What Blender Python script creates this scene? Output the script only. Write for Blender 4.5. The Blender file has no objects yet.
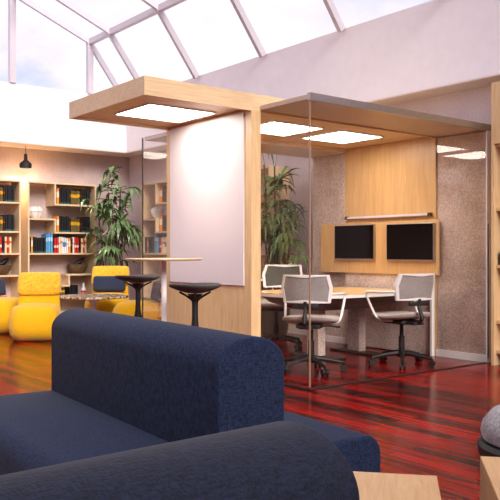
import bpy, bmesh, math, random
from mathutils import Vector, Matrix
random.seed(7)
PI = math.pi
S = bpy.context.scene
COL = S.collection
RX, RY = 0.7834, 0.6216          # camera right = (RX,-RY), forward = (RY,RX) in plan
EYE = 1.05
def plan(right, fwd):
    return (RX*right + RY*fwd, -RY*right + RX*fwd)

# ------------------------------------------------------------------ materials
def new_mat(name):
    m = bpy.data.materials.new(name); m.use_nodes = True
    nt = m.node_tree
    for n in list(nt.nodes): nt.nodes.remove(n)
    out = nt.nodes.new('ShaderNodeOutputMaterial')
    return m, nt, out
def N(nt, t, **kw):
    n = nt.nodes.new(t)
    for k, v in kw.items():
        if k.startswith('i_'): n.inputs[k[2:].replace('_', ' ')].default_value = v
        else: setattr(n, k, v)
    return n
def L(nt, a, b): nt.links.new(a, b)
def srgb(r, g, b):
    f = lambda c: (c/255/12.92) if c/255 <= .04045 else ((c/255+.055)/1.055)**2.4
    return (f(r), f(g), f(b), 1)
def principled(nt, out, rough=.5, metal=0, spec=.5):
    p = nt.nodes.new('ShaderNodeBsdfPrincipled')
    p.inputs['Roughness'].default_value = rough
    p.inputs['Metallic'].default_value = metal
    p.inputs['Specular IOR Level'].default_value = spec
    L(nt, p.outputs[0], out.inputs[0])
    return p
def coords(nt, scale=(1, 1, 1), kind='Object', rot=(0, 0, 0)):
    tc = nt.nodes.new('ShaderNodeTexCoord'); mp = nt.nodes.new('ShaderNodeMapping')
    mp.inputs['Scale'].default_value = scale; mp.inputs['Rotation'].default_value = rot
    L(nt, tc.outputs[kind], mp.inputs[0]); return mp.outputs[0]
def ramp(nt, fac, stops, interp='LINEAR'):
    r = nt.nodes.new('ShaderNodeValToRGB'); e = r.color_ramp.elements
    r.color_ramp.interpolation = interp
    while len(e) > 1: e.remove(e[-1])
    e[0].position, e[0].color = stops[0]
    for p, c in stops[1:]:
        x = e.new(p); x.color = c
    L(nt, fac, r.inputs[0]); return r.outputs[0]
def bump(nt, h, p, strength=.3, dist=.01):
    b = N(nt, 'ShaderNodeBump'); b.inputs['Strength'].default_value = strength
    b.inputs['Distance'].default_value = dist
    L(nt, h, b.inputs['Height']); L(nt, b.outputs[0], p.inputs['Normal'])

def plain(name, c, rough=.5, metal=0, spec=.5, var=.06, scale=30):
    m, nt, out = new_mat(name); p = principled(nt, out, rough, metal, spec)
    n = N(nt, 'ShaderNodeTexNoise', i_Scale=scale, i_Detail=4.0)
    L(nt, coords(nt), n.inputs['Vector'])
    lo = tuple(x*(1-var) for x in c[:3])+(1,); hi = tuple(min(1, x*(1+var)) for x in c[:3])+(1,)
    L(nt, ramp(nt, n.outputs[0], [(.3, lo), (.7, hi)]), p.inputs['Base Color'])
    return m
def wood(name, light, dark, grain=(18, 18, 1.2), rough=.4):
    m, nt, out = new_mat(name); p = principled(nt, out, rough, 0, .4)
    v = coords(nt, grain)
    n = N(nt, 'ShaderNodeTexNoise', i_Scale=1.6, i_Detail=6.0, i_Roughness=.62, i_Distortion=.6)
    L(nt, v, n.inputs['Vector'])
    n2 = N(nt, 'ShaderNodeTexNoise', i_Scale=3.0, i_Detail=3.0); L(nt, coords(nt), n2.inputs['Vector'])
    mx = N(nt, 'ShaderNodeMath', operation='MULTIPLY_ADD'); mx.inputs[1].default_value = .75
    ad = N(nt, 'ShaderNodeMath', operation='MULTIPLY'); ad.inputs[1].default_value = .25
    L(nt, n2.outputs[0], ad.inputs[0]); L(nt, n.outputs[0], mx.inputs[0]); L(nt, ad.outputs[0], mx.inputs[2])
    L(nt, ramp(nt, mx.outputs[0], [(.28, dark), (.72, light)]), p.inputs['Base Color'])
    bump(nt, n.outputs[0], p, .08, .002)
    return m
def fabric(name, a, b, scale=260, rough=.9, bstr=.35, sheen=.25, mottled=0):
    m, nt, out = new_mat(name); p = principled(nt, out, rough, 0, .2)
    p.inputs['Sheen Weight'].default_value = sheen
    p.inputs['Sheen Roughness'].default_value = .5
    v = coords(nt)
    w1 = N(nt, 'ShaderNodeTexNoise', i_Scale=1.0, i_Detail=3.0); L(nt, coords(nt, (scale*1.2, scale*.25, scale*.25)), w1.inputs['Vector'])
    w2 = N(nt, 'ShaderNodeTexNoise', i_Scale=1.0, i_Detail=3.0); L(nt, coords(nt, (scale*.25, scale*1.2, scale*1.2)), w2.inputs['Vector'])
    ad = N(nt, 'ShaderNodeMath', operation='ADD'); L(nt, w1.outputs[0], ad.inputs[0]); L(nt, w2.outputs[0], ad.inputs[1])
    hf = N(nt, 'ShaderNodeMath', operation='MULTIPLY'); hf.inputs[1].default_value = .5; L(nt, ad.outputs[0], hf.inputs[0])
    fac = hf.outputs[0]
    if mottled:
        n3 = N(nt, 'ShaderNodeTexNoise', i_Scale=mottled, i_Detail=5.0, i_Roughness=.7, i_Distortion=1.2); L(nt, v, n3.inputs['Vector'])
        mm = N(nt, 'ShaderNodeMath', operation='MULTIPLY_ADD'); mm.inputs[1].default_value = .3
        s2 = N(nt, 'ShaderNodeMath', operation='MULTIPLY'); s2.inputs[1].default_value = .7
        L(nt, n3.outputs[0], s2.inputs[0]); L(nt, fac, mm.inputs[0]); L(nt, s2.outputs[0], mm.inputs[2]); fac = mm.outputs[0]
    L(nt, ramp(nt, fac, [(.36, a), (.64, b)]), p.inputs['Base Color'])
    bump(nt, fac, p, bstr, .004)
    return m
def speckle(name, a, b, scale=150, rough=.8):
    m, nt, out = new_mat(name); p = principled(nt, out, rough, 0, .25)
    n = N(nt, 'ShaderNodeTexNoise', i_Scale=scale, i_Detail=3.0, i_Roughness=.7); L(nt, coords(nt), n.inputs['Vector'])
    n2 = N(nt, 'ShaderNodeTexNoise', i_Scale=2.5, i_Detail=4.0); L(nt, coords(nt), n2.inputs['Vector'])
    ad = N(nt, 'ShaderNodeMath', operation='MULTIPLY_ADD'); ad.inputs[1].default_value = .35
    s2 = N(nt, 'ShaderNodeMath', operation='MULTIPLY'); s2.inputs[1].default_value = .65
    L(nt, n.outputs[0], s2.inputs[0]); L(nt, n2.outputs[0], ad.inputs[0]); L(nt, s2.outputs[0], ad.inputs[2])
    L(nt, ramp(nt, ad.outputs[0], [(.36, a), (.64, b)]), p.inputs['Base Color'])
    bump(nt, n.outputs[0], p, .12, .002)
    return m
def emitter(name, c, s):
    m, nt, out = new_mat(name); e = N(nt, 'ShaderNodeEmission'); e.inputs[0].default_value = c; e.inputs[1].default_value = s
    L(nt, e.outputs[0], out.inputs[0]); return m
def glass(name, tint=(.97, .97, .97, 1), ior=1.5, rough=.0):
    m, nt, out = new_mat(name)
    g = N(nt, 'ShaderNodeNewGeometry'); mr = N(nt, 'ShaderNodeMapRange')
    mr.inputs['To Min'].default_value = ior; mr.inputs['To Max'].default_value = 1/ior
    L(nt, g.outputs['Backfacing'], mr.inputs['Value'])
    fr = N(nt, 'ShaderNodeFresnel'); L(nt, mr.outputs[0], fr.inputs['IOR'])
    t = N(nt, 'ShaderNodeBsdfTransparent'); t.inputs[0].default_value = tint
    gl = N(nt, 'ShaderNodeBsdfGlossy'); gl.inputs['Roughness'].default_value = rough
    mx = N(nt, 'ShaderNodeMixShader')
    L(nt, fr.outputs[0], mx.inputs[0]); L(nt, t.outputs[0], mx.inputs[1]); L(nt, gl.outputs[0], mx.inputs[2])
    L(nt, mx.outputs[0], out.inputs[0]); return m
def striped(name, stops, rough=.5):
    m, nt, out = new_mat(name); p = principled(nt, out, rough, 0, .4)
    tc = N(nt, 'ShaderNodeTexCoord'); sp = N(nt, 'ShaderNodeSeparateXYZ'); L(nt, tc.outputs['Generated'], sp.inputs[0])
    L(nt, ramp(nt, sp.outputs['Z'], stops, 'CONSTANT'), p.inputs['Base Color'])
    return m

def floor_material():
    m, nt, out = new_mat('red_plank_floor'); p = principled(nt, out, .16, 0, .12)
    v = coords(nt, (1, 1, 1), rot=(0, 0, PI/2))
    br = N(nt, 'ShaderNodeTexBrick', offset=.37, squash=1.0)
    br.inputs['Scale'].default_value = 1.0; br.inputs['Brick Width'].default_value = 1.3; br.inputs['Row Height'].default_value = .085
    br.inputs['Mortar Size'].default_value = .0012; br.inputs['Bias'].default_value = 0
    br.inputs['Color1'].default_value = (0, 0, 0, 1); br.inputs['Color2'].default_value = (1, 1, 1, 1); br.inputs['Mortar'].default_value = (.2, .2, .2, 1)
    L(nt, v, br.inputs['Vector'])
    n = N(nt, 'ShaderNodeTexNoise', i_Scale=1.0, i_Detail=7.0, i_Roughness=.68, i_Distortion=.8)
    L(nt, coords(nt, (22, 1.5, 1)), n.inputs['Vector'])
    n2 = N(nt, 'ShaderNodeTexNoise', i_Scale=1.0, i_Detail=5.0, i_Roughness=.6)
    L(nt, coords(nt, (60, 1.6, 1)), n2.inputs['Vector'])
    a = N(nt, 'ShaderNodeMath', operation='MULTIPLY_ADD'); a.inputs[1].default_value = .62
    b = N(nt, 'ShaderNodeMath', operation='MULTIPLY'); b.inputs[1].default_value = .22
    c = N(nt, 'ShaderNodeMath', operation='MULTIPLY_ADD'); c.inputs[1].default_value = .26
    L(nt, br.outputs['Color'], b.inputs[0]); L(nt, n2.outputs[0], c.inputs[0]); L(nt, b.outputs[0], c.inputs[2])
    L(nt, n.outputs[0], a.inputs[0]); L(nt, c.outputs[0], a.inputs[2])
    col = ramp(nt, a.outputs[0], [(.40, srgb(16, 3, 4)), (.475, srgb(54, 5, 6)), (.54, srgb(108, 8, 7)), (.68, srgb(146, 14, 9))])
    L(nt, col, p.inputs['Base Color'])
    p.inputs['Coat Weight'].default_value = .0; p.inputs['Coat Roughness'].default_value = .08
    rr = N(nt, 'ShaderNodeMapRange'); rr.inputs['To Min'].default_value = .12; rr.inputs['To Max'].default_value = .26
    L(nt, n2.outputs[0], rr.inputs['Value']); L(nt, rr.outputs[0], p.inputs['Roughness'])
    bump(nt, a.outputs[0], p, .05, .002)
    return m

M = {}
M['floor'] = floor_material()
M['white_wall'] = plain('white_plaster', srgb(246, 240, 244), .85, var=.02, scale=8)
M['wall'] = speckle('mauve_plaster', srgb(176, 154, 150), srgb(216, 196, 190), 60, .85)
M['wall_pale'] = speckle('pale_mauve_plaster', srgb(210, 194, 196), srgb(236, 224, 226), 60, .85)
M['soffit'] = plain('cream_soffit', srgb(232, 216, 206), .8, var=.03)
M['birch'] = wood('birch_veneer', srgb(232, 200, 154), srgb(200, 160, 112), (30, 30, 2.2), .38)
M['canopy'] = wood('pale_rose_laminate', srgb(206, 184, 168), srgb(186, 160, 142), (2.2, 22, 30), .4)
M['birch_flat'] = wood('birch_veneer_crosswise', srgb(230, 202, 162), srgb(200, 164, 122), (2.2, 22, 30), .38)
M['oak'] = wood('honey_oak_veneer', srgb(214, 174, 120), srgb(186, 142, 92), (24, 24, 1.4), .35)
M['oak_box'] = wood('pale_oak', srgb(206, 168, 122), srgb(176, 134, 90), (40, 3, 14), .45)
M['table_top'] = wood('maple_laminate', srgb(226, 186, 128), srgb(208, 164, 104), (3, 24, 20), .25)
M['shelf_wood'] = wood('shelf_birch', srgb(236, 212, 174), srgb(214, 182, 140), (3, 20, 20), .45)
M['navy'] = fabric('navy_upholstery', srgb(9, 13, 30), srgb(31, 45, 78), 230, .85, .6, .03)
M['navy_grey'] = fabric('charcoal_navy_upholstery', srgb(9, 12, 23), srgb(27, 33, 55), 230, .8, .5, .04)
M['pillow'] = fabric('slate_blue_fabric', srgb(36, 43, 62), srgb(58, 67, 90), 260, .9, .3, .1)
M['yellow'] = fabric('yellow_fabric', srgb(226, 166, 8), srgb(246, 190, 18), 200, .8, .25, .3)
M['yellow_fuzzy'] = fabric('mottled_yellow_velvet', srgb(204, 140, 14), srgb(252, 206, 60), 200, .8, .6, .5, mottled=26)
M['grey_fabric'] = fabric('heather_grey_fabric', srgb(92, 90, 92), srgb(188, 184, 184), 150, .95, .5, .2, mottled=60)
M['seat_grey'] = fabric('light_grey_seat_fabric', srgb(138, 130, 126), srgb(186, 176, 170), 260, .9, .3, .1)
M['panel_fabric'] = speckle('taupe_felt_panel', srgb(150, 130, 124), srgb(226, 206, 196), 75, .85)
M['white_paint'] = plain('white_powder_coat', srgb(232, 228, 226), .35, var=.02)
M['white_board'] = plain('white_writing_board', srgb(222, 210, 212), .4, var=.01)
M['black'] = plain('black_plastic', srgb(14, 12, 13), .6, var=.1)
M['dark_seat'] = fabric('charcoal_seat_fabric', srgb(38, 33, 33), srgb(74, 66, 64), 260, .9, .3, .1)
M['steel'] = plain('brushed_steel', srgb(172, 164, 160), .28, .9, var=.06)
M['dark_steel'] = plain('dark_steel', srgb(64, 54, 50), .35, .7)
M['alu'] = plain('white_aluminium', srgb(206, 198, 206), .45, .0, var=.02)
M['glass'] = glass('clear_glass', (.985, .975, .965, 1), 1.45)
M['clear'] = glass('low_iron_glass', (.99, .985, .98, 1), 1.22)
M['edge'] = plain('bronze_glass_edge', srgb(150, 118, 96), .4)
M['roof_glass'] = glass('roof_glass', (.995, .995, 1, 1), 1.15)
M['screen'] = plain('black_screen', srgb(6, 4, 5), .45, spec=.05, var=.05)
M['panel_light'] = emitter('warm_light_panel', (1, .93, .84, 1), 13.0)
M['bulb'] = emitter('pendant_bulb', (1, .86, .64, 1), 14.0)
M['leaf'] = plain('palm_leaf', srgb(98, 126, 78), .25, var=.6, scale=5)
M['cane'] = plain('brown_cane', srgb(74, 58, 42), .8, var=.3)
M['pot'] = plain('dark_ceramic', srgb(62, 56, 54), .5)
M['soil'] = plain('potting_soil', srgb(44, 32, 24), .95, var=.4, scale=60)
M['wicker'] = fabric('woven_wicker', srgb(72, 52, 38), srgb(126, 98, 72), 110, .8, .8, 0)
M['pages'] = plain('book_pages', srgb(222, 212, 192), .9)
M['mesh_grey'] = speckle('grey_mesh_fabric', srgb(108, 102, 100), srgb(176, 168, 164), 190, .8)
M['mesh_dark'] = speckle('olive_grey_mesh_fabric', srgb(66, 66, 58), srgb(104, 102, 92), 190, .8)
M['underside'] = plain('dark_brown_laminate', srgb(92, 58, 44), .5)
M['bone'] = plain('white_ceramic', srgb(238, 234, 230), .35, var=.02)
def mosaic():
    m, nt, out = new_mat('speckled_stone_mosaic'); p = principled(nt, out, .2)
    v = N(nt, 'ShaderNodeTexVoronoi', i_Scale=34.0); L(nt, coords(nt), v.inputs['Vector'])
    s = N(nt, 'ShaderNodeSeparateColor'); L(nt, v.outputs['Color'], s.inputs[0])
    L(nt, ramp(nt, s.outputs[0], [(0, srgb(112, 84, 62)), (.3, srgb(168, 140, 112)), (.55, srgb(214, 196, 172)), (.8, srgb(240, 232, 220)), (.93, srgb(214, 160, 40))], 'CONSTANT'), p.inputs['Base Color'])
    return m
M['mosaic'] = mosaic()
BK = {
 'black': striped('black_cover_teal_foot', [(0, srgb(26, 88, 96)), (.12, srgb(20, 22, 26)), (.86, srgb(34, 40, 46)), (.9, srgb(18, 18, 22))]),
 'khaki': striped('olive_cover_yellow_band', [(0, srgb(112, 96, 52)), (.5, srgb(236, 176, 30)), (.74, srgb(104, 88, 48))]),
 'orange': striped('white_and_orange_cover', [(0, srgb(240, 150, 24)), (.42, srgb(246, 226, 196)), (.8, srgb(238, 140, 30))]),
 'maroon': striped('maroon_cover', [(0, srgb(60, 22, 20)), (.5, srgb(150, 64, 24)), (.6, srgb(60, 22, 20))]),
 'light blue': striped('light_blue_cover', [(0, srgb(90, 164, 206)), (.6, srgb(170, 212, 232)), (.8, srgb(84, 150, 200))]),
 'red': striped('red_cover', [(0, srgb(196, 34, 28)), (.35, srgb(236, 214, 204)), (.5, srgb(206, 40, 34))]),
 'white': striped('white_cover', [(0, srgb(236, 230, 222)), (.55, srgb(200, 170, 150)), (.65, srgb(240, 236, 230))]),
 'blue and white': striped('blue_and_white_cover', [(0, srgb(232, 232, 238)), (.4, srgb(92, 132, 190)), (.7, srgb(226, 230, 238))]),
 'cream': striped('cream_cover', [(0, srgb(238, 214, 160)), (.6, srgb(214, 110, 50)), (.75, srgb(240, 220, 176))]),
 'dark blue': striped('dark_blue_cover', [(0, srgb(34, 42, 66)), (.7, srgb(80, 92, 120)), (.8, srgb(34, 42, 66))]),
}

# ------------------------------------------------------------------ mesh helpers
def B(): return bmesh.new()
def box(bm, x0, y0, z0, x1, y1, z1, bev=0, seg=2):
    mat = Matrix.Translation(((x0+x1)/2, (y0+y1)/2, (z0+z1)/2)) @ Matrix.Diagonal((abs(x1-x0), abs(y1-y0), abs(z1-z0), 1))
    r = bmesh.ops.create_cube(bm, size=1, matrix=mat)
    if bev:
        es = list({e for v in r['verts'] for e in v.link_edges})
        bmesh.ops.bevel(bm, geom=es, offset=bev, segments=seg, profile=.5, affect='EDGES')
    return bm
def rings(bm, rs, closed=True, cap=True):
    vs = [[bm.verts.new(p) for p in r] for r in rs]
    n = len(rs[0])
    for a, b in zip(vs, vs[1:]):
        for i in range(n if closed else n-1):
            j = (i+1) % n
            try: bm.faces.new((a[i], a[j], b[j], b[i]))
            except ValueError: pass
    if cap and closed:
        bm.faces.new(list(reversed(vs[0]))); bm.faces.new(vs[-1])
    return bm
def lathe(bm, prof, n=32, c=(0, 0), cap=True):
    rs = [[(c[0]+r*math.cos(2*PI*i/n), c[1]+r*math.sin(2*PI*i/n), z) for i in range(n)] for r, z in prof]
    return rings(bm, rs, True, cap)
def smooth_path(pts, k=6):
    pts = [Vector(p) for p in pts]; out = []
    for i in range(len(pts)-1):
        p0 = pts[max(i-1, 0)]; p1 = pts[i]; p2 = pts[i+1]; p3 = pts[min(i+2, len(pts)-1)]
        for j in range(k):
            t = j/k
            out.append(.5*((2*p1)+(-p0+p2)*t+(2*p0-5*p1+4*p2-p3)*t*t+(-p0+3*p1-3*p2+p3)*t**3))
    out.append(pts[-1]); return out
def tube(bm, pts, r, n=10, closed=False):
    pts = [Vector(p) for p in pts]; m = len(pts)
    rr = r if isinstance(r, (list, tuple)) else [r]*m
    T = []
    for i in range(m):
        a = pts[(i-1) % m] if (closed or i > 0) else pts[i]
        b = pts[(i+1) % m] if (closed or i < m-1) else pts[i]
        T.append((b-a).normalized())
    up = Vector((0, 0, 1)) if abs(T[0].z) < .9 else Vector((1, 0, 0))
    u = T[0].cross(up).normalized(); rs = []
    for i in range(m):
        u = (u - T[i]*u.dot(T[i])).normalized(); w = T[i].cross(u)
        rs.append([pts[i]+rr[i]*(math.cos(2*PI*k/n)*u+math.sin(2*PI*k/n)*w) for k in range(n)])
    if closed: rs.append(rs[0])
    return rings(bm, rs, True, not closed)
def extrude_y(bm, prof, y0, y1):
    return rings(bm, [[(x, y0, z) for x, z in prof], [(x, y1, z) for x, z in prof]])
def sup(rx, ry, n, e=2.5, cx=0, cy=0, z=0):
    o = []
    for i in range(n):
        t = 2*PI*i/n; c, s = math.cos(t), math.sin(t)
        o.append((cx+rx*math.copysign(abs(c)**(2/e), c), cy+ry*math.copysign(abs(s)**(2/e), s), z))
    return o
def obj(name, bm, mat, parent=None, smooth=False, bevel=0, sub=0, mats=None):
    bmesh.ops.recalc_face_normals(bm, faces=bm.faces)
    me = bpy.data.meshes.new(name); bm.to_mesh(me); bm.free()
    for m in (mats or [mat]): me.materials.append(m)
    if smooth:
        for p in me.polygons: p.use_smooth = True
    o = bpy.data.objects.new(name, me); COL.objects.link(o)
    if parent: o.parent = parent
    if bevel:
        b = o.modifiers.new('Bevel', 'BEVEL'); b.width = bevel; b.segments = 3; b.limit_method = 'ANGLE'; b.angle_limit = math.radians(40)
    if sub:
        s = o.modifiers.new('Subdivision', 'SUBSURF'); s.levels = sub; s.render_levels = sub
    if smooth and not sub:
        e = o.modifiers.new('Smooth', 'EDGE_SPLIT'); e.split_angle = math.radians(38)
    return o
def tag(o, label, cat, group=None):
    o['label'] = label; o['category'] = cat
    if group: o['group'] = group
    return o
def thing(name, label, cat, loc=(0, 0, 0), rz=0, group=None):
    o = bpy.data.objects.new(name, None); COL.objects.link(o); o.empty_display_size = .1
    o.location = loc; o.rotation_euler = (0, 0, rz)
    return tag(o, label, cat, group)
def struct(name, bm, mat, **k):
    o = obj(name, bm, mat, **k); o['kind'] = 'structure'; return o
def dup(root, loc, rz, label, group=None):
    r = root.copy(); COL.objects.link(r); r.location = loc; r.rotation_euler = (0, 0, rz); r['label'] = label
    if group: r['group'] = group
    for ch in list(root.children):
        c = ch.copy(); COL.objects.link(c); c.parent = r
        for g in list(ch.children):
            d = g.copy(); COL.objects.link(d); d.parent = c
    return r
ORD = ['first', 'second', 'third', 'fourth', 'fifth', 'sixth', 'seventh', 'eighth', 'ninth', 'tenth', 'eleventh', 'twelfth', 'thirteenth',
       'fourteenth', 'fifteenth', 'sixteenth', 'seventeenth', 'eighteenth', 'nineteenth', 'twentieth', 'twenty-first', 'twenty-second',
       'twenty-third', 'twenty-fourth', 'twenty-fifth', 'twenty-sixth', 'twenty-seventh', 'twenty-eighth', 'twenty-ninth', 'thirtieth']

# ------------------------------------------------------------------ room
XL, XR, YF, YB = -4.05, 6.45, -4.6, 11.5
XBH, YBH, ZS, ZT = 6.12, 11.0, 2.70, 3.58
struct('floor', box(B(), XL-.1, YF-.1, -.12, XR+.15, YB+.15, 0), M['floor'])
struct('wall_back', box(B(), XL, YB, 0, XR+.15, YB+.15, ZS), M['wall'])
struct('wall_right', box(B(), XR, YF, 0, XR+.15, YB, ZS), M['wall_pale'])
struct('wall_left', box(B(), XL-.15, YF, 0, XL, YB+.15, ZT), M['wall'])
struct('wall_front', box(B(), XL, YF-.15, 0, XR+.15, YF, ZT), M['wall'])
struct('trim_1', box(B(), XL, YBH, ZS, XBH, YB+.15, ZT), M['white_wall'])          # bulkhead over the back wall
struct('trim_2', box(B(), XBH, YF, ZS, XR+.15, YB+.15, ZT), M['white_wall'])       # bulkhead over the right wall
struct('ceiling', box(box(B(), XL, YBH+.003, ZS-.012, XBH+.33, YB, ZS-.001), XBH+.003, YF, ZS-.012, XR, YBH+.003, ZS-.001), M['soffit'])
struct('baseboard_back', box(B(), XL, YB-.015, 0, XR, YB, .09), M['white_paint'])
struct('baseboard_right', box(B(), XR-.015, YF, 0, XR, YB-.015, .09), M['white_paint'])

# glazed barrel roof: profile in XZ
RP = [(XBH, ZT), (5.46, 4.46), (4.19, 4.98), (2.6, 5.3), (1.04, 5.42), (-.5, 5.3), (-2.1, 4.98), (-3.38, 4.46), (XL, ZT)]
RY_ARCH = [11.0, 10.32, 8.9, 7.4, 6.0, 4.6, 3.2, 1.8, .4, -1.0, -2.4, -3.6, -4.5]
ti = 3
for k, y in enumerate(RY_ARCH):
    bm = B(); w, h = .055, .085
    o_, i_ = [], []
    for q, (x, z) in enumerate(RP):
        a = Vector(RP[max(q-1, 0)]); b = Vector(RP[min(q+1, len(RP)-1)]); t = (b-a).normalized(); n = Vector((-t.y, t.x))
        if n.y > 0: n = -n
        o_.append((x, z)); i_.append((x+n.x*h, z+n.y*h))
    rings(bm, [[(o_[q][0], y-w/2, o_[q][1]), (o_[q][0], y+w/2, o_[q][1]), (i_[q][0], y+w/2, i_[q][1]), (i_[q][0], y-w/2, i_[q][1])] for q in range(len(RP))])
    struct('trim_%d' % ti, bm, M['alu']); ti += 1
for q in range(1, len(RP)-1):
    x, z = RP[q]
    struct('trim_%d' % ti, box(B(), x-.035, YF+.1, z-.09, x+.035, YBH, z-.005), M['alu']); ti += 1
for x in (5.46, 4.19, 2.6, 1.04, -.5, -2.1):
    zt = dict((a, b) for a, b in RP)[x]
    struct('trim_%d' % ti, box(B(), x-.045, YBH-.03, ZT, x+.045, YBH+.06, zt-.03), M['alu']); ti += 1
wi = 1
for k in range(len(RY_ARCH)-1):
    y1, y0 = RY_ARCH[k], RY_ARCH[k+1]
    for q in range(len(RP)-1):
        (xa, za), (xb, zb) = RP[q], RP[q+1]
        t = (Vector((xb, zb))-Vector((xa, za))).normalized(); n = Vector((-t.y, t.x))
        if n.y < 0: n = -n
        n *= .008
        bm = B()
        rings(bm, [[(xa, y, za), (xb, y, zb), (xb+n.x, y, zb+n.y), (xa+n.x, y, za+n.y)] for y in (y0, y1)])
        struct('window_%d' % wi, bm, M['roof_glass']); wi += 1
for y in (YBH+.02, YF+.02):                                                      # gable glazing
    for q in range(len(RP)-1):
        (xa, za), (xb, zb) = RP[q], RP[q+1]
        bm = B()
        rings(bm, [[(xa, yy, ZT), (xb, yy, ZT), (xb, yy, zb), (xa, yy, za)] for yy in (y, y+.008)] if min(za, zb) > ZT+.01 else
                  [[(xa, yy, ZT), (xb, yy, ZT), (xb if zb > za else xa, yy, max(za, zb))] for yy in (y, y+.008)])
        struct('window_%d' % wi, bm, M['roof_glass']); wi += 1

# ------------------------------------------------------------------ meeting pod
GX, WX = 3.90, 6.20                  # glass side and felt side
Y0, YS0, YS1, Y1 = 4.18, 4.77, 6.04, 6.60
ZB, ZSL = 2.20, 2.34
pod = thing('meeting_pod', 'birch and glass meeting pod with an overhanging roof and three light panels', 'meeting room', (GX, YS0, 0))
def pp(name, bm, mat, parent=None, **k):
    off = parent or pod
    bmesh.ops.translate(bm, vec=(-GX, -YS0, 0), verts=bm.verts)
    return obj(name, bm, mat, off, **k)
bm = B(); lip = .035
XA = 2.80
box(bm, XA, YS0, ZB+.025, WX+.1, YS1, ZSL)
box(bm, XA, YS0, ZB, WX+.1, YS0+lip, ZB+.025); box(bm, XA, YS1-lip, ZB, WX+.1, YS1, ZB+.025); box(bm, XA, YS0+lip, ZB, XA+lip, YS1-lip, ZB+.025)
pp('roof_slab', bm, M['birch_flat'])
pp('side_wall', box(B(), 3.80, YS0+.001, 0, GX, YS1+.02, ZB+.024), M['birch'])
pp('end_wall', box(B(), WX-.02, YS0+.001, 0, WX+.1, YS1-.001, ZB+.024), M['oak'])
for ya, yb_ in ((Y0, YS0-.002), (YS1+.002, Y1)):
    pp('felt_wall', box(B(), WX, ya, .07, WX+.08, yb_, 2.2), M['panel_fabric'])
    pp('skirting', box(B(), WX-.02, ya, 0, WX+.08, yb_, .07), M['white_paint'])
canopy = pp('canopy', box(B(), GX-.01, Y0+.022, 2.215, WX+.1, YS0-.002, 2.25), M['canopy'])
pp('top_rail', box(B(), GX-.01, Y0-.012, 2.205, WX+.1, Y0+.02, 2.262), M['steel'])
pp('canopy', box(B(), GX-.01, YS1+.002, 2.18, WX+.1, Y1+.02, 2.215), M['canopy'])
pp('glass_panel', box(B(), GX+.02, Y0, .02, WX-.035, Y0+.01, 2.21), M['clear'])
pp('glass_panel', box(B(), GX-.006, Y0+.012, .02, GX+.004, YS0-.004, 2.215), M['clear'])
pp('glass_panel', box(B(), GX-.05, YS1+.024, .02, GX-.04, Y1, 2.2), M['glass'])
pp('glass_panel', box(B(), GX-.03, Y1+.004, .02, WX-.01, Y1+.014, 2.18), M['glass'])
pp('glass_panel', box(B(), WX-.012, Y0+.02, .075, WX-.002, YS0-.004, 2.2), M['glass'])
pp('corner_trim', box(B(), GX-.004, Y0+.001, .02, GX+.006, Y0+.010, 2.21), M['edge'])
pp('corner_trim', box(B(), GX-.05, Y1-.002, .02, GX-.038, Y1+.008, 2.2), M['dark_steel'])
pp('floor_track', box(B(), GX-.01, Y0-.012, 0, WX, Y0+.022, .007), M['dark_steel'])
pp('floor_track', box(B(), GX-.016, Y0+.024, 0, GX+.014, YS0-.002, .007), M['dark_steel'])
pp('door_post', box(B(), WX-.03, Y0-.015, 0, WX+.1, Y0-.001, 2.2), M['white_paint'])
pp('door_handle', tube(B(), [(WX-.025, Y0-.022, .05), (WX-.025, Y0-.022, 1.32)], .005), M['dark_steel'])

def ceil_light(x0, x1, label):
    yc0, yc1 = 5.11, 5.67
    t = thing('ceiling_light', label, 'light', ((x0+x1)/2, (yc0+yc1)/2, ZB+.01), 0, 'square light panels in the pod roof')
    hx, hy = (x1-x0)/2, (yc1-yc0)/2
    bm = B(); f = .012
    box(bm, -hx-f, -hy-f, 0, hx+f, -hy, .014); box(bm, -hx-f, hy, 0, hx+f, hy+f, .014); box(bm, -hx-f, -hy, 0, -hx, hy, .014); box(bm, hx, -hy, 0, hx+f, hy, .014)
    obj('frame', bm, M['white_paint'], t)
    obj('diffuser', box(B(), -hx, -hy, .004, hx, hy, .013), M['panel_light'], t)
ceil_light(3.05, 3.68, 'glowing square light panel in the roof overhang above the bar table')
ceil_light(4.33, 4.93, 'glowing square light panel inside the glass pod, the one beside the birch wall')
ceil_light(5.18, 5.77, 'glowing square light panel inside the glass pod, the one nearer the screens')

wb = tag(obj('whiteboard', box(B(), -.012, -.5625, 0, 0, .5625, 1.43, .003, 1), M['white_board']), 'tall white writing board on the birch wall under the overhang', 'whiteboard')
wb.location = (3.80, 5.4225, .77)

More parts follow.
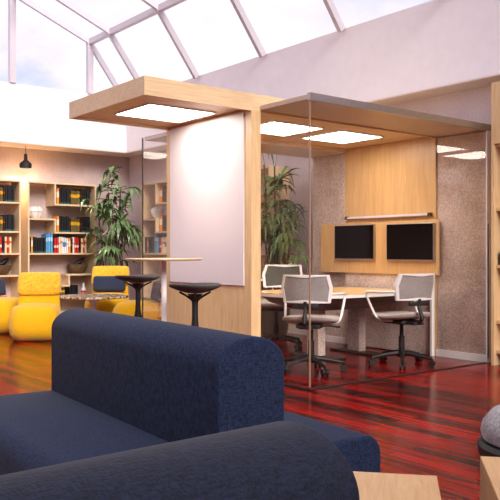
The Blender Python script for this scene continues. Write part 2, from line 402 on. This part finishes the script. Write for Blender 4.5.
# media wall furniture
MX = 6.13
mp = thing('media_panel', 'honey oak media panel carrying two black screens on the pod wall', 'wall panel', (MX, 5.555, .815))
obj('panel', box(B(), 0, -.835, 0, .048, .835, .56, .004), M['oak'], mp)
obj('modesty_panel', box(B(), .02, -.75, -.805, .045, .45, -.002), M['panel_fabric'], mp)
obj('support_post', box(B(), .0, -.775, -.815, .045, -.752, -.002), M['white_paint'], mp)
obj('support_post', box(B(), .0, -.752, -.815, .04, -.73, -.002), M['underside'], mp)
def px_on_X(px, X):
    k = (px-250)/750; d = X/(RX*k+RY); return (-RY*k+RX)*d, d
def monitor(p0, p1, ytop, ybot, label):
    ya, da = px_on_X(p0, MX-.02); yb, db = px_on_X(p1, MX-.02); dm = (da+db)/2
    z1 = EYE+(252-ytop)*dm/750; z0 = EYE+(252-ybot)*dm/750
    w = abs(ya-yb)/2; h = z1-z0
    t = thing('monitor', label, 'screen', (MX-.003, (ya+yb)/2, z0), 0, 'wall screens in the pod')
    obj('bezel', box(B(), -.03, -w, 0, 0, w, h, .004), M['steel'], t)
    obj('display', box(B(), -.034, -w+.005, .016, -.028, w-.012, h-.006), M['screen'], t)
monitor(335, 374.5, 225, 260, 'black wall screen on the oak panel, the left one of two')
monitor(387, 434, 223.5, 261, 'black wall screen on the oak panel, the right one near the office chair')
rail = thing('picture_rail', 'slim metal rail with end cap on the oak wall above both screens', 'rail', (WX-.02, 5.4, 1.42))
obj('bar', box(B(), -.05, -.58, 0, 0, .58, .022, .003), M['alu'], rail)
for s in (-1, 1): obj('end_cap', box(B(), -.06, s*.58-.012, -.006, 0, s*.58+.012, .03, .004), M['dark_steel'], rail)

# ------------------------------------------------------------------ meeting table
TZ = .66
mt = thing('meeting_table', 'maple topped meeting table with white edge running to the media panel', 'table', (5.2, 5.42, 0))
out = [(.91, -.60), (-.1, -.60)]
for i in range(1, 12):
    a = -PI/2 - PI*i/12
    c, s = math.cos(a), math.sin(a)
    out.append((-.1+.55*math.copysign(abs(c)**.8, c), .60*math.copysign(abs(s)**.8, s)*(.84 if s > 0 else 1)))
out += [(-.1, .504), (.91, .504)]
def slab(o, z0, z1, k=1.0): return rings(B(), [[(x*k if x < .8 else x, y*k, z) for x, y in o] for z in (z0, z1)])
obj('tabletop', slab(out, TZ-.006, TZ), M['table_top'], mt)
obj('edge_band', slab(out, TZ-.034, TZ-.0065, 1.004), M['white_paint'], mt)
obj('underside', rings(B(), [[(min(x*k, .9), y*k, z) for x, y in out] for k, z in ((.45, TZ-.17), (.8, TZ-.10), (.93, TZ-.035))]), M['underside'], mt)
obj('pedestal', box(B(), -.08, -.05, .02, .02, .12, TZ-.16, .01), M['panel_fabric'], mt)
obj('pedestal', box(B(), .50, -.05, .02, .60, .12, TZ-.16, .01), M['panel_fabric'], mt)
for x in (-.03, .55): obj('foot', box(B(), x-.09, -.3, 0, x+.09, .34, .02, .006), M['dark_steel'], mt)

# ------------------------------------------------------------------ office chairs
def office_chair(label, loc, rz, meshmat):
    t = thing('office_chair', label, 'office chair', loc, rz, 'swivel chairs round the meeting table')
    bm = B()
    lathe(bm, [(.035, .075), (.045, .08), (.04, .13), (.03, .14)], 16)
    for k in range(5):
        a = 2*PI*k/5+.3; c, s = math.cos(a), math.sin(a)
        tube(bm, [(.02*c, .02*s, .115), (.15*c, .15*s, .10), (.285*c, .285*s, .075)], [.026, .02, .014], 8)
    base = obj('star_base', bm, M['black'], t, smooth=True)
    for k in range(5):
        a = 2*PI*k/5+.3; c, s = math.cos(a), math.sin(a); bm = B()
        for o_ in (-.018, .018):
            p = Vector((.285*c-s*o_, .285*s+c*o_, .028))
            d = Vector((-s, c, 0))*.010
            tube(bm, [p-d, p+d], .028, 14)
        box(bm, .285*c-.009, .285*s-.009, .028, .285*c+.009, .285*s+.009, .075)
        obj('caster', bm, M['black'], base, smooth=True)
    obj('gas_column', lathe(B(), [(.028, .13), (.028, .27), (.018, .27), (.018, .40)], 16), M['black'], t, smooth=True)
    bm = B(); box(bm, -.11, -.14, .385, .11, .14, .425, .012); tube(bm, [(.09, .05, .40), (.25, .05, .39)], .008); box(bm, -.06, -.25, .39, .06, -.12, .415, .008)
    obj('tilt_mechanism', bm, M['black'], t, smooth=True)
    rs = []
    for e, z, k in ((0, .425, .72), (0, .43, .9), (0, .445, .985), (0, .462, 1.0), (0, .474, .95), (0, .478, .8), (0, .472, .45), (0, .470, .1)):
        rs.append([(x*k, y*k+.01, z+.03*(y*k)**2/.05*(1 if y < 0 else .2)) for x, y, _ in sup(.245, .235, 36, 3.2)])
    obj('seat', rings(B(), rs), M['seat_grey'], t, smooth=True)
    # back frame: hexagonal ring, curved round the sitter
    hexa = [(-.20, .855), (.20, .855), (.225, .745), (.205, .612), (-.205, .612), (-.225, .745)]
    def yb(x, z): return -.245 + 1.6*x*x - (z-.62)*.16
    pts = []
    for i in range(6):
        a, b = hexa[i], hexa[(i+1) % 6]
        for j in range(8):
            f = j/8; x = a[0]+(b[0]-a[0])*f; z = a[1]+(b[1]-a[1])*f
            pts.append(Vector((x, yb(x, z), z)))
    bm = B(); m = len(pts); rsx = []
    cen = Vector((0, 0, .735))
    for i in range(m+1):
        p = pts[i % m]; inn = Vector((-p.x, 0, cen.z-p.z)).normalized()*.026
        q = Vector((p.x+inn.x, yb(p.x+inn.x, p.z+inn.z), p.z+inn.z))
        rsx.append([p+Vector((0, -.013, 0)), q+Vector((0, -.013, 0)), q+Vector((0, .013, 0)), p+Vector((0, .013, 0))])
    rings(bm, rsx, True, False)
    bmesh.ops.remove_doubles(bm, verts=bm.verts, dist=1e-5)
    frame = obj('back_frame', bm, M['white_paint'], t, bevel=.004)
    bm = B(); rws = []
    for j in range(9):
        z = .622 + (.845-.622)*j/8
        w = .205+(.0175)*(1-abs(z-.745)/.12) if z < .745 else .20+.022*(1-(z-.745)/.11)
        rws.append([(x, yb(x, z), z) for x in [w*.95*(2*i/16-1) for i in range(17)]])
    fr = [[(x, y-.004, z) for x, y, z in r]+[(x, y+.004, z) for x, y, z in reversed(r)] for r in rws]
    rings(bm, fr)
    obj('back_mesh', bm, meshmat, frame, smooth=True)
    for s in (-1, 1):
        p = smooth_path([(s*.215, yb(.215, .70), .69), (s*.262, -.03, .685), (s*.275, .14, .68), (s*.272, .175, .655), (s*.262, .12, .55), (s*.245, .06, .455), (s*.2, .02, .425), (s*.1, 0, .412)], 5)
        obj('armrest', tube(B(), p, .0115, 10), M['white_paint'], t, smooth=True)
    bm = tube(B(), smooth_path([(0, -.20, .40), (0, -.29, .45), (0, yb(0, .58)-.006, .56), (0, yb(0, .63)-.006, .63)], 4), .018, 8); box(bm, -.11, yb(0, .58)-.02, .565, .11, yb(0, .58)+.005, .605, .008)
    obj('back_support', bm, M['black'], t, smooth=True)
    return t
office_chair('light grey swivel chair with white frame, back turned, at the near glass corner', plan(.54, 6.62)+(0,), -math.radians(38.5)-.28, M['mesh_grey'])
office_chair('light grey swivel chair with white arms below the right hand screen', plan(1.41, 6.98)+(0,), -.2, M['mesh_grey'])
office_chair('swivel chair with olive grey backrest, farthest one across the meeting table', (5.34, 6.27, 0), -math.radians(38.5)+2.75, M['mesh_dark']).scale = (1.06, 1.06, 1.06)

# ------------------------------------------------------------------ bar table and stools
def pw(px, d, z=0): x, y = plan((px-250)/750*d, d); return (x, y, z)
bt = thing('bar_table', 'tall round bar table with pale top and white column under the overhang', 'table', pw(164, 6.0))
obj('tabletop', lathe(B(), [(.285, .982), (.302, .986), (.306, .992), (.306, .997), (.302, 1.0)], 56), M['birch_flat'], bt, smooth=True)
obj('column', lathe(B(), [(.022, .02), (.022, .978)], 24), M['white_paint'], bt, smooth=True)
obj('base', lathe(B(), [(.24, 0), (.24, .012), (.05, .022), (.022, .03)], 40), M['white_paint'], bt, smooth=True)
def stool(label, loc, rz, r, z):
    t = thing('bar_stool', label, 'stool', loc, rz, 'black bar stools at the bar table')
    bm = B(); n = 40; rs = []
    for k, dz in ((.30, -.055), (.7, -.035), (.95, -.016), (1.0, -.006), (1.0, .004), (.95, .008), (.6, -.002), (.2, -.008)):
        rs.append([(x*k, y*k, z+dz+.012*((x*k)/r)**2) for x, y, _ in sup(r, r*.92, n, 2.6)])
    obj('seat', rings(bm, rs), M['dark_seat'], t, smooth=True)
    bm = B()
    lathe(bm, [(.06, z-.062), (.028, z-.10), (.023, z-.14), (.023, .40), (.026, .36)], 20)
    for k in range(4):
        a = PI/4+k*PI/2; c, s = math.cos(a), math.sin(a)
        tube(bm, smooth_path([(0, 0, z-.13), (.05*c, .05*s, z-.085), (r*.62*c, r*.62*s, z-.045)], 4), .008, 8)
    obj('column', bm, M['black'], t, smooth=True)
    for k in range(4):
        a = PI/4+k*PI/2; c, s = math.cos(a), math.sin(a)
        p = smooth_path([(.012*c, .012*s, .60), (.02*c, .02*s, .48), (.055*c, .055*s, .36), (.13*c, .13*s, .18), (.20*c, .20*s, .008)], 5)
        obj('leg', tube(B(), p, [.010+.004*i/len(p) for i in range(len(p))], 8), M['black'], t, smooth=True)
stool('black bar stool with charcoal seat on the lounge side of the bar table', pw(138, 6.95), .4, .205, .82)
stool('black bar stool with charcoal seat in front of the whiteboard wall', pw(195, 5.65), .2, .19, .795)

# ------------------------------------------------------------------ sofas
def sofa(label, loc, rz, y0, y1, mat):
    t = thing('sofa', label, 'sofa', loc, rz)
    def rrect(x0, x1, z0, z1, rt, rb, n=8):
        p = []
        for cx, cz, r, a0 in ((x1-rt, z1-rt, rt, 0), (x0+rt, z1-rt, rt, PI/2), (x0+rb, z0+rb, rb, PI), (x1-rb, z0+rb, rb, 3*PI/2)):
            for i in range(n+1):
                a = a0+PI/2*i/n; p.append((cx+r*math.cos(a), cz+r*math.sin(a)))
        return p
    obj('seat', extrude_y(B(), rrect(-.56, .545, .06, .42, .07, .03), y0, y1), mat, t, smooth=True, bevel=.012)
    pr = [(.125, .40)] + [(.125*math.cos(PI*i/20), .70+.09*math.sin(PI*i/20)) for i in range(21)] + [(-.125, .40)]
    obj('backrest', extrude_y(B(), pr, y0, y1), mat, t, smooth=True, bevel=.009)
    obj('plinth', box(B(), -.46, y0+.06, 0, .46, y1-.06, .07), M['black'], t)
    return t
ox, oy = -.21, 2.43
ux, uf = (.827, .5623), (-.5623, .827)
sx, sf = ox+.125*ux[0], oy+.125*ux[1]
sofa('navy two-sided sofa with a long rounded backrest, in front of the bar table', plan(sx-.02, sf)+(0,), -math.radians(4.2), -.24, 1.21, M['navy'])
sofa('dark navy sofa whose rounded backrest crosses the bottom left foreground', plan(.078, 1.15)+(0,), -PI/2+math.radians(1.5), -1.5, 0, M['navy_grey'])

# wooden box tables
def box_table(label, r, d):
    x, y = plan(r, d)
    t = thing('box_table', label, 'table', (x, y, 0), -math.radians(38.43+10.9))
    bm = B(); box(bm, -.45, -.45, .0, -.43, 0, .375); box(bm, -.02, -.45, 0, 0, 0, .375); box(bm, -.43, -.02, 0, -.02, 0, .375); box(bm, -.43, -.45, 0, -.02, -.43, .375)
    obj('body', bm, M['oak_box'], t)
    obj('top', box(B(), -.45, -.45, .375, 0, 0, .40, .002, 1), M['oak_box'], t)
    return t
box_table('pale oak box table next to the end of the dark foreground sofa', .543, 2.18)
box_table('pale oak box table at the bottom right corner, near the grey pouf', .733+.442, 2.39-.085)

# grey pouf
pf = thing('pouf', 'round heather grey pouf with black underside on the red floor', 'pouf', pw(553, 3.6))
obj('cushion', lathe(B(), [(.30, .136), (.325, .145), (.333, .18), (.325, .22), (.28, .275), (.20, .31), (.10, .325), (.01, .328)], 40), M['grey_fabric'], pf, smooth=True)
obj('base', lathe(B(), [(.20, 0), (.29, .015), (.345, .07), (.35, .115), (.335, .135), (.2, .14)], 40), M['black'], pf, smooth=True)

# ------------------------------------------------------------------ lounge chairs
def lounge_chair(label, loc, rz):
    t = thing('lounge_chair', label, 'armchair', loc, rz, 'yellow lounge chairs round the mosaic table')
    rs = []
    for z, w, y0, y1 in ((.0, .24, -.24, .22), (.012, .27, -.27, .26), (.08, .31, -.30, .33), (.17, .325, -.31, .35), (.28, .315, -.31, .335), (.36, .30, -.30, .305), (.415, .27, -.28, .26), (.44, .21, -.24, .18), (.448, .10, -.15, .05)):
        rs.append(sup(w, (y1-y0)/2, 36, 3.4, 0, (y0+y1)/2, z))
    obj('seat', rings(B(), rs), M['yellow'], t, smooth=True)
    def slabring(z, w, yc, th): return sup(w, th, 32, 4, 0, yc, z)
    obj('back_stem', rings(B(), [slabring(z, w, y, th) for z, w, y, th in ((.26, .295, -.29, .05), (.42, .275, -.325, .05), (.52, .265, -.355, .05), (.58, .26, -.37, .045))]), M['yellow'], t, smooth=True)
    rs = [slabring(z, w, y, th) for z, w, y, th in ((.545, .22, -.35, .05), (.55, .265, -.35, .075), (.575, .285, -.355, .088), (.66, .285, -.375, .085), (.76, .28, -.40, .078), (.815, .27, -.415, .065), (.835, .24, -.42, .045), (.84, .12, -.42, .015))]
    obj('back_cushion', rings(B(), rs), M['yellow_fuzzy'], t, smooth=True)
    return t
def lumbar(chair_loc, rz, label, zoff=0, tilt=-.12):
    o = tag(obj('lumbar_pillow', box(B(), -.24, -.055, -.115, .24, .055, .115, .04, 4), M['pillow'], smooth=True), label, 'cushion', 'slate blue cushions on the lounge chairs')
    c, s = math.cos(rz), math.sin(rz); lx, ly = 0, -.225
    o.location = (chair_loc[0]+c*lx-s*ly, chair_loc[1]+s*lx+c*ly, .575+zoff); o.rotation_euler = (.17, 0, rz)
    return o
def facing(dx, dy): return math.atan2(-dx, dy)
c1 = pw(36, 9.05); r1 = facing(-RY+.16*RX, -RX-.16*RY)
lounge_chair('yellow lounge chair facing forward, nearest one, without any cushion', c1, r1).scale = (.93, .95, .95)
c2 = pw(107.5, 11.0); r2 = facing(-RY, -RX)+.06
lounge_chair('yellow lounge chair with a slate blue cushion, behind the mosaic table', c2, r2)
c3 = pw(3, 9.9); r3 = facing(RX*.8-RY*.4, -RY*.8-RX*.4)
lounge_chair('yellow lounge chair cut off by the left edge of the picture', c3, r3)
c4 = pw(140, 9.35); r4 = facing(-RX, RY)
lounge_chair('yellow lounge chair turned sideways, seen behind the bar stools', c4, r4)
lumbar(c2, r2, 'slate blue cushion on the yellow chair behind the mosaic table')
lumbar(c3, r3, 'slate blue cushion on the yellow chair at the left edge')
lumbar(c4, r4, 'slate blue cushion on the sideways yellow chair behind the bar stools')

ct = thing('coffee_table', 'low round coffee table with speckled mosaic top among the yellow chairs', 'table', pw(93, 10.15))
obj('tabletop', lathe(B(), [(.46, .43), (.475, .437), (.475, .455), (.47, .46)], 56), M['mosaic'], ct, smooth=True)
obj('pedestal', lathe(B(), [(.24, 0), (.23, .02), (.05, .05), (.045, .38), (.2, .43)], 32), M['bone'], ct, smooth=True)

# ------------------------------------------------------------------ bookcases
UW, UD, TH = 1.152, .33, .026
ZSH = dict(top=2.145, box=1.81, mid=1.574, row2=1.367, row3=1.034, low=.70, step=.526, bottom=.336)
def bookcase(label, loc, rz):
    t = thing('bookcase', label, 'bookcase', loc, rz, 'open birch bookcases')
    W = M['shelf_wood']
    for x in (0, UW-TH): obj('side_panel', box(B(), x, 0, 0, x+TH, UD, ZSH['top']), W, t)
    def sh(name, x0, x1, z): obj(name, box(B(), x0, 0, z-TH, x1, UD, z), W, t)
    def dv(x, z0, z1): obj('divider', box(B(), x-TH/2, 0, z0, x+TH/2, UD, z1), W, t)
    a, b = TH+.0005, UW-TH-.0005
    obj('top_panel', box(B(), a, 0, ZSH['top']-TH, b, UD, ZSH['top']), W, t)
    sh('shelf', .446-TH/2, b, ZSH['box']); dv(.446, ZSH['box']+.0005, ZSH['top']-TH-.0005)
    sh('shelf', a, .446+TH/2, ZSH['mid']); dv(.446, ZSH['row2']+.0005, ZSH['mid']-TH-.0005)
    sh('shelf', .446-TH/2, b, ZSH['row2'])
    sh('shelf', a, b, ZSH['row3'])
    sh('shelf', .63, b, ZSH['low']); dv(.68, ZSH['step']+.0005, ZSH['low']-TH-.0005)
    sh('shelf', .52, .68+TH/2, ZSH['step'])
    sh('shelf', a, b, ZSH['bottom'])
    sh('shelf', a, b, .10)
    return t
def book(name, col, w, h, d):
    bm = B()
    box(bm, 0, 0, 0, w, .003, h); box(bm, 0, .003, 0, .003, d, h); box(bm, w-.003, .003, 0, w, d, h)
    nf = len(bm.faces)
    box(bm, .003, .003, .004, w-.003, d-.004, h-.005)
    for f in list(bm.faces)[nf:]: f.material_index = 1
    return obj(name, bm, None, mats=[BK[col], M['pages']])
def fill_row(cells, u0, z, loc, rz, where, group, umin=0, umax=9):
    """cells: (colour, width, height) or a gap in metres; books stand spine to the room"""
    u = u0; n = 0; c, s = math.cos(rz), math.sin(rz)
    for cell in cells:
        if not isinstance(cell, tuple): u += cell; continue
        col, w, h = cell
        if umin <= u <= umax:
            o = book('book', col, w-.008, h, .19)
            v = .045+.025*((n*7919) % 5)/4
            o.location = (loc[0]+c*u-s*v, loc[1]+s*u+c*v, z+.0005); o.rotation_euler = (0, 0, rz)
            tag(o, '%s book, %s from left, %s' % (col, ORD[n], where), 'book', group); n += 1
        u += w
def dark_row(seed):
    r = random.Random(seed); j = lambda: r.uniform(-.006, .006)
    c = [.035, ('orange', .024, .245+j()), ('orange', .028, .255+j())]
    c += [('black', .036, .25+j()) for _ in range(5)] + [.02] + [('khaki', .031, .225+j()) for _ in range(5)]
    c += [.004, ('maroon', .028, .25+j())] + [('black', .037, .25+j()) for _ in range(4)]
    return c
def colour_row(seed):
    r = random.Random(seed); j = lambda: r.uniform(-.012, .012)
    seq = ['black', 'orange'] + ['black']*7 + ['light blue']*3 + ['black'] + ['red']*2 + ['white']*2 + ['blue and white']*3 + ['orange', 'white', 'cream'] + ['white'] + ['red']*4 + ['cream']*2
    seq = ['black', 'orange'] + ['black']*6 + ['light blue']*3 + ['black', 'red', 'red', 'white', 'cream', 'blue and white', 'blue and white', 'white', 'orange', 'maroon', 'white', 'red', 'red', 'black', 'cream', 'red', 'cream']
    return [(c, r.uniform(.030, .039), (.305 if c == 'light blue' else .245)+j()) for c in seq]
Yb = 11.15
units = []
u2 = (4.491, Yb, 0); u1 = (4.38-UW, Yb, 0)
bookcase('birch bookcase against the back wall, between the pendant lamp and the palm', u2, 0)
bookcase('birch bookcase cut off by the left edge, under the pendant lamp', u1, 0)
ur = (6.10, 10.50, 0); ur3 = (6.10, 8.44, 0)
bookcase('birch bookcase on the right wall, seen through glass beside the birch pod wall', ur, -PI/2)
bookcase('birch bookcase on the right wall behind the pod, beside the second palm', ur3, -PI/2)
for loc, rz, nm, umin, umax, sd in ((u2, 0, 'back bookcase by the palm', 0, 9, 1), (u1, 0, 'left-edge bookcase', .80, 9, 2), (ur, -PI/2, 'right-wall bookcase behind glass', 0, .84, 3)):
    g = 'books in ' + nm
    fill_row(dark_row(sd), .459, ZSH['box'], loc, rz, 'top row, '+nm, g, umin, umax)
    fill_row(dark_row(sd+10), .459, ZSH['row2'], loc, rz, 'second row, '+nm, g, umin, umax)
    fill_row(colour_row(sd+20), TH+.02, ZSH['row3'], loc, rz, 'long third row, '+nm, g, umin, umax)
fill_row([('khaki', .034, .14), ('khaki', .034, .14), ('khaki', .034, .14), ('khaki', .034, .14), .072, ('black', .04, .175), ('black', .04, .18), ('black', .04, .175), ('black', .04, .178)], .50, ZSH['bottom'], u2, 0, 'lowest row, back bookcase by the palm', 'books on the lowest shelf')
fill_row([('maroon', .036, .24), ('black', .036, .25), ('black', .036, .25), ('red', .036, .24), ('black', .036, .25), ('black', .036, .25)], .30, ZSH['bottom'], ur, -PI/2, 'lowest row, right-wall bookcase behind glass', 'books on the lowest shelf')

def ornament(loc, label):
    bm = B()
    rs = []
    for r, z in ((.045, 0), (.09, .045), (.118, .105), (.112, .155), (.06, .185)):
        rs.append([(r*math.cos(2*PI*i/8)*(1.12 if i in (4,) else 1), r*.75*math.sin(2*PI*i/8), z) for i in range(8)])
    rings(bm, rs)
    t = thing('faceted_ornament', label, 'ornament', loc, 0, 'white ornaments in the bookcases')
    obj('body', bm, M['bone'], t)
    bm = B(); tube(bm, [(.1205*math.cos(2*PI*i/8), .0905*math.sin(2*PI*i/8), .108) for i in range(8)], .003, 6, True)
    tube(bm, [(0, -.036, .004), (0, -.0695, .045), (0, -.0905, .105), (0, -.086, .155), (0, -.047, .187)], .003, 6)
    obj('seam', bm, M['steel'], t)
    return t
ornament((u2[0]+.19, Yb+.15, ZSH['mid']+.0005), 'white faceted ornament on the middle shelf of the back-wall bookcase')
ornament((6.10+.15, 10.50-.28, ZSH['mid']+.0005), 'white faceted ornament in the right-wall bookcase behind glass')
def bowl_and_bird(loc, where):
    o = tag(obj('wicker_bowl', lathe(B(), [(.07, 0), (.12, .03), (.155, .09), (.165, .15), (.155, .15), (.145, .09), (.11, .04), (.03, .02)], 28), M['wicker'], smooth=True), 'brown wicker bowl ' + where, 'bowl', 'wicker bowls in the bookcases')
    o.location = loc
    bm = B()
    tube(bm, smooth_path([(-.085, 0, .165), (-.04, 0, .16), (.02, 0, .175), (.065, 0, .205), (.10, 0, .24), (.125, 0, .25)], 4), [.004+.034*math.sin(PI*min(1, i/20*1.0)**.9) if i < 20 else .012-.004*(i-20) if i < 22 else .004 for i in range(21)], 10)
    tube(bm, [(-.02, 0, .02), (-.02, 0, .15)], .006, 6); 
    b = tag(obj('bird_figure', bm, M['black'], smooth=True), 'small black bird figure in the wicker bowl ' + where, 'figurine', 'bird figures in the wicker bowls')
    b.location = loc
bowl_and_bird((u2[0]+.90, Yb+.17, ZSH['low']+.0005), 'on the lower shelf of the back-wall bookcase')
bowl_and_bird((u1[0]+.90, Yb+.17, ZSH['low']+.0005), 'on the lower shelf of the left-edge bookcase')
def bottle(loc, label):
    t = thing('bottle', label, 'bottle', loc, 0, 'small bottles on the bookcases')
    obj('body', lathe(B(), [(.035, 0), (.04, .01), (.04, .11), (.018, .15), (.016, .185)], 20), M['bone'], t, smooth=True)
    obj('label', lathe(B(), [(.0408, .02), (.0412, .022), (.0412, .085), (.0408, .087)], 20), BK['red'], t, smooth=True)
    obj('cap', lathe(B(), [(.019, .18), (.019, .205), (.015, .208)], 16), BK['white'], t, smooth=True)
bottle((u2[0]+.975, Yb+.1, ZSH['bottom']+.0005), 'small white bottle with red label left of the blue cushioned yellow chair')
bottle((u1[0]+.92, Yb+.1, ZSH['bottom']+.0005), 'small white bottle with red label beside the nearest yellow chair')

# tall cabinet on the right edge
tc = thing('tall_shelf_unit', 'tall birch shelf unit with header panel at the right edge', 'shelf unit', (6.08, 4.06, 0), -PI/2)
W = M['birch']
UL = 1.3
for x in (0, UL-.03): obj('side_panel', box(B(), x, 0, 0, x+.03, .36, 2.62), W, tc)
obj('header_panel', box(B(), .031, 0, 2.05, UL-.031, .03, 2.62), W, tc)
obj('back_panel', box(B(), .031, .34, .10, UL-.031, .355, 2.6), M['panel_fabric'], tc)
for z in (2.05, 1.46, .93, .415, .14): obj('shelf', box(B(), .031, .031, z-.03, UL-.031, .339, z), W, tc)
fill_row([('dark blue', .05, .13), ('dark blue', .05, .13), ('dark blue', .05, .13)], .06, .93, (6.08, 4.06, 0), -PI/2, 'shelf unit at the right edge', 'binders at the right edge')

# ------------------------------------------------------------------ palms
def palm(label, loc, rz, seed, hgt, lim):
    r = random.Random(seed)
    t = thing('potted_palm', label, 'plant', loc, rz, 'potted lady palms')
    obj('pot', lathe(B(), [(.13, 0), (.15, .01), (.19, .32), (.195, .34), (.175, .34), (.17, .30)], 28), M['pot'], t, smooth=True)
    obj('soil', lathe(B(), [(.168, .29), (.169, .305)], 24), M['soil'], t)
    bmF = B()
    for q in range(7):
        a = 2*PI*q/7+r.uniform(-.3, .3); rr = r.uniform(.03, .1)
        topz = hgt*r.choice([.62, .75, .85, .94, .98]); lean = r.uniform(.02, .16)
        p0 = Vector((rr*math.cos(a), rr*math.sin(a), .29)); p1 = Vector(((rr+lean)*math.cos(a), (rr+lean)*math.sin(a), topz-.25))
        pts = [p0.lerp(p1, k/5)+Vector((r.uniform(-.01, .01), r.uniform(-.01, .01), 0)) for k in range(6)]
        obj('cane', tube(B(), pts, .011, 8), M['cane'], t, smooth=True)
        for k in range(6):
            f = .58+.42*k/5; base = p0.lerp(p1, f); az = r.uniform(0, 2*PI); el = r.uniform(.0, 1.0) if k < 5 else 1.2
            d = Vector((math.cos(az)*math.cos(el), math.sin(az)*math.cos(el), math.sin(el))); pl = r.uniform(.16, .38)
            tip = base+d*pl
            tube(bmF, [base, base+d*pl*.5+Vector((0, 0, .01)), tip], .005, 5)
            side = d.cross(Vector((0, 0, 1))).normalized()
            nl = r.choice([6, 7, 8]); ll = r.uniform(.38, .60)
            for m_ in range(nl):
                aa = (m_/(nl-1)-.5)*2.1
                ld = (d*math.cos(aa)+side*math.sin(aa)).normalized(); ll2 = ll*(.75+.25*math.cos(aa)); wv = ld.cross(Vector((0, 0, 1))).normalized()
                prev = None; droop = r.uniform(.6, 1.5)
                for g in range(7):
                    h = g/6; c = tip+ld*ll2*h*(1-.25*h*droop)+Vector((0, 0, -droop*.5*ll2*h*h)); wd = .031*math.sin(PI*min(1, .12+h*.88))+.001
                    cur = [bmF.verts.new(c+wv*wd), bmF.verts.new(c-Vector((0, 0, wd*.35))), bmF.verts.new(c-wv*wd)]
                    if prev:
                        bmF.faces.new((prev[0], prev[1], cur[1], cur[0])); bmF.faces.new((prev[1], prev[2], cur[2], cur[1]))
                    prev = cur
    for v in bmF.verts:
        for ax, (lo, hi) in enumerate(lim):
            x = v.co[ax]; m = hi if x > 0 else -lo
            v.co[ax] = math.copysign(m*math.tanh(abs(x)/m), x)
    obj('foliage', bmF, M['leaf'], t, smooth=False)
    return t
palm('tall lady palm in the room corner, between the two lit bookcases', (5.66, 10.60, 0), 0, 4, 2.42, ((-.80, .43), (-.95, .54)))
palm('tall lady palm seen through the glass pod, behind the meeting table', (5.92, 6.98, 0), 0, 9, 2.42, ((-.6, .52), (-.34, .31)))

# ------------------------------------------------------------------ pendant
pl = thing('pendant_lamp', 'black pendant lamp hanging above the bookcases, switched on', 'lamp', (4.49, 11.24, 2.35))
obj('cord', tube(B(), [(0, 0, .215), (0, 0, .338)], .004, 8), M['black'], pl)
obj('shade', lathe(B(), [(.085, 0), (.09, .0), (.094, .05), (.085, .075), (.045, .105), (.028, .125), (.026, .2), (.018, .218), (.015, .2), (.02, .12), (.035, .1), (.078, .07), (.087, .05)], 28, cap=False), M['black'], pl, smooth=True)
obj('bulb', lathe(B(), [(.02, .022), (.06, .026), (.066, .035), (.02, .06), (.012, .1)], 20), M['bulb'], pl, smooth=True)

# ------------------------------------------------------------------ lights
def lamp(name, kind, loc, energy, color, rot=None, **k):
    l = bpy.data.lights.new(name, kind); l.energy = energy; l.color = color
    for a, b in k.items(): setattr(l, a, b)
    o = bpy.data.objects.new(name, l); COL.objects.link(o); o.location = loc
    if rot: o.rotation_euler = rot
    return o
def sun(name, d, energy, color, angle):
    v = Vector(d).normalized(); o = lamp(name, 'SUN', (0, 0, 8), energy, color, angle=angle); o.rotation_euler = v.to_track_quat('-Z', 'Y').to_euler(); return o
sun('sun', (.19, .84, -.52), 3.8, (1, .93, .86), math.radians(28))
lamp('pendant_spot', 'SPOT', (4.49, 11.24, 2.345), 60, (1, .84, .62), (0, 0, 0), spot_size=math.radians(140), spot_blend=.6, shadow_soft_size=.05)

w = bpy.data.worlds.new('sky'); S.world = w; w.use_nodes = True; nt = w.node_tree
for n in list(nt.nodes): nt.nodes.remove(n)
wo = N(nt, 'ShaderNodeOutputWorld'); bg = N(nt, 'ShaderNodeBackground'); L(nt, bg.outputs[0], wo.inputs[0])
n = N(nt, 'ShaderNodeTexNoise', i_Scale=3.2, i_Detail=7.0, i_Roughness=.55, i_Distortion=.4)
L(nt, coords(nt, (1, 1, 2.2), 'Generated'), n.inputs['Vector'])
L(nt, ramp(nt, n.outputs[0], [(.38, srgb(198, 208, 238)), (.5, srgb(238, 230, 244)), (.62, srgb(255, 244, 247))]), bg.inputs[0])
bg.inputs[1].default_value = .95

# ------------------------------------------------------------------ camera
cam = bpy.data.cameras.new('camera'); co = bpy.data.objects.new('camera', cam); COL.objects.link(co)
cam.sensor_width = 36; cam.lens = 54; cam.shift_y = .004; cam.clip_start = .05
co.location = (0, 0, EYE); co.rotation_euler = (PI/2, 0, -math.atan2(RY, RX)); S.camera = co
S.view_settings.view_transform = 'Standard'; S.view_settings.look = 'None'; S.view_settings.gamma = 1; S.view_settings.use_curve_mapping = False
S.view_settings.exposure = 0.38
S.cycles.max_bounces = 10; S.cycles.transparent_max_bounces = 24; S.cycles.use_denoising = True
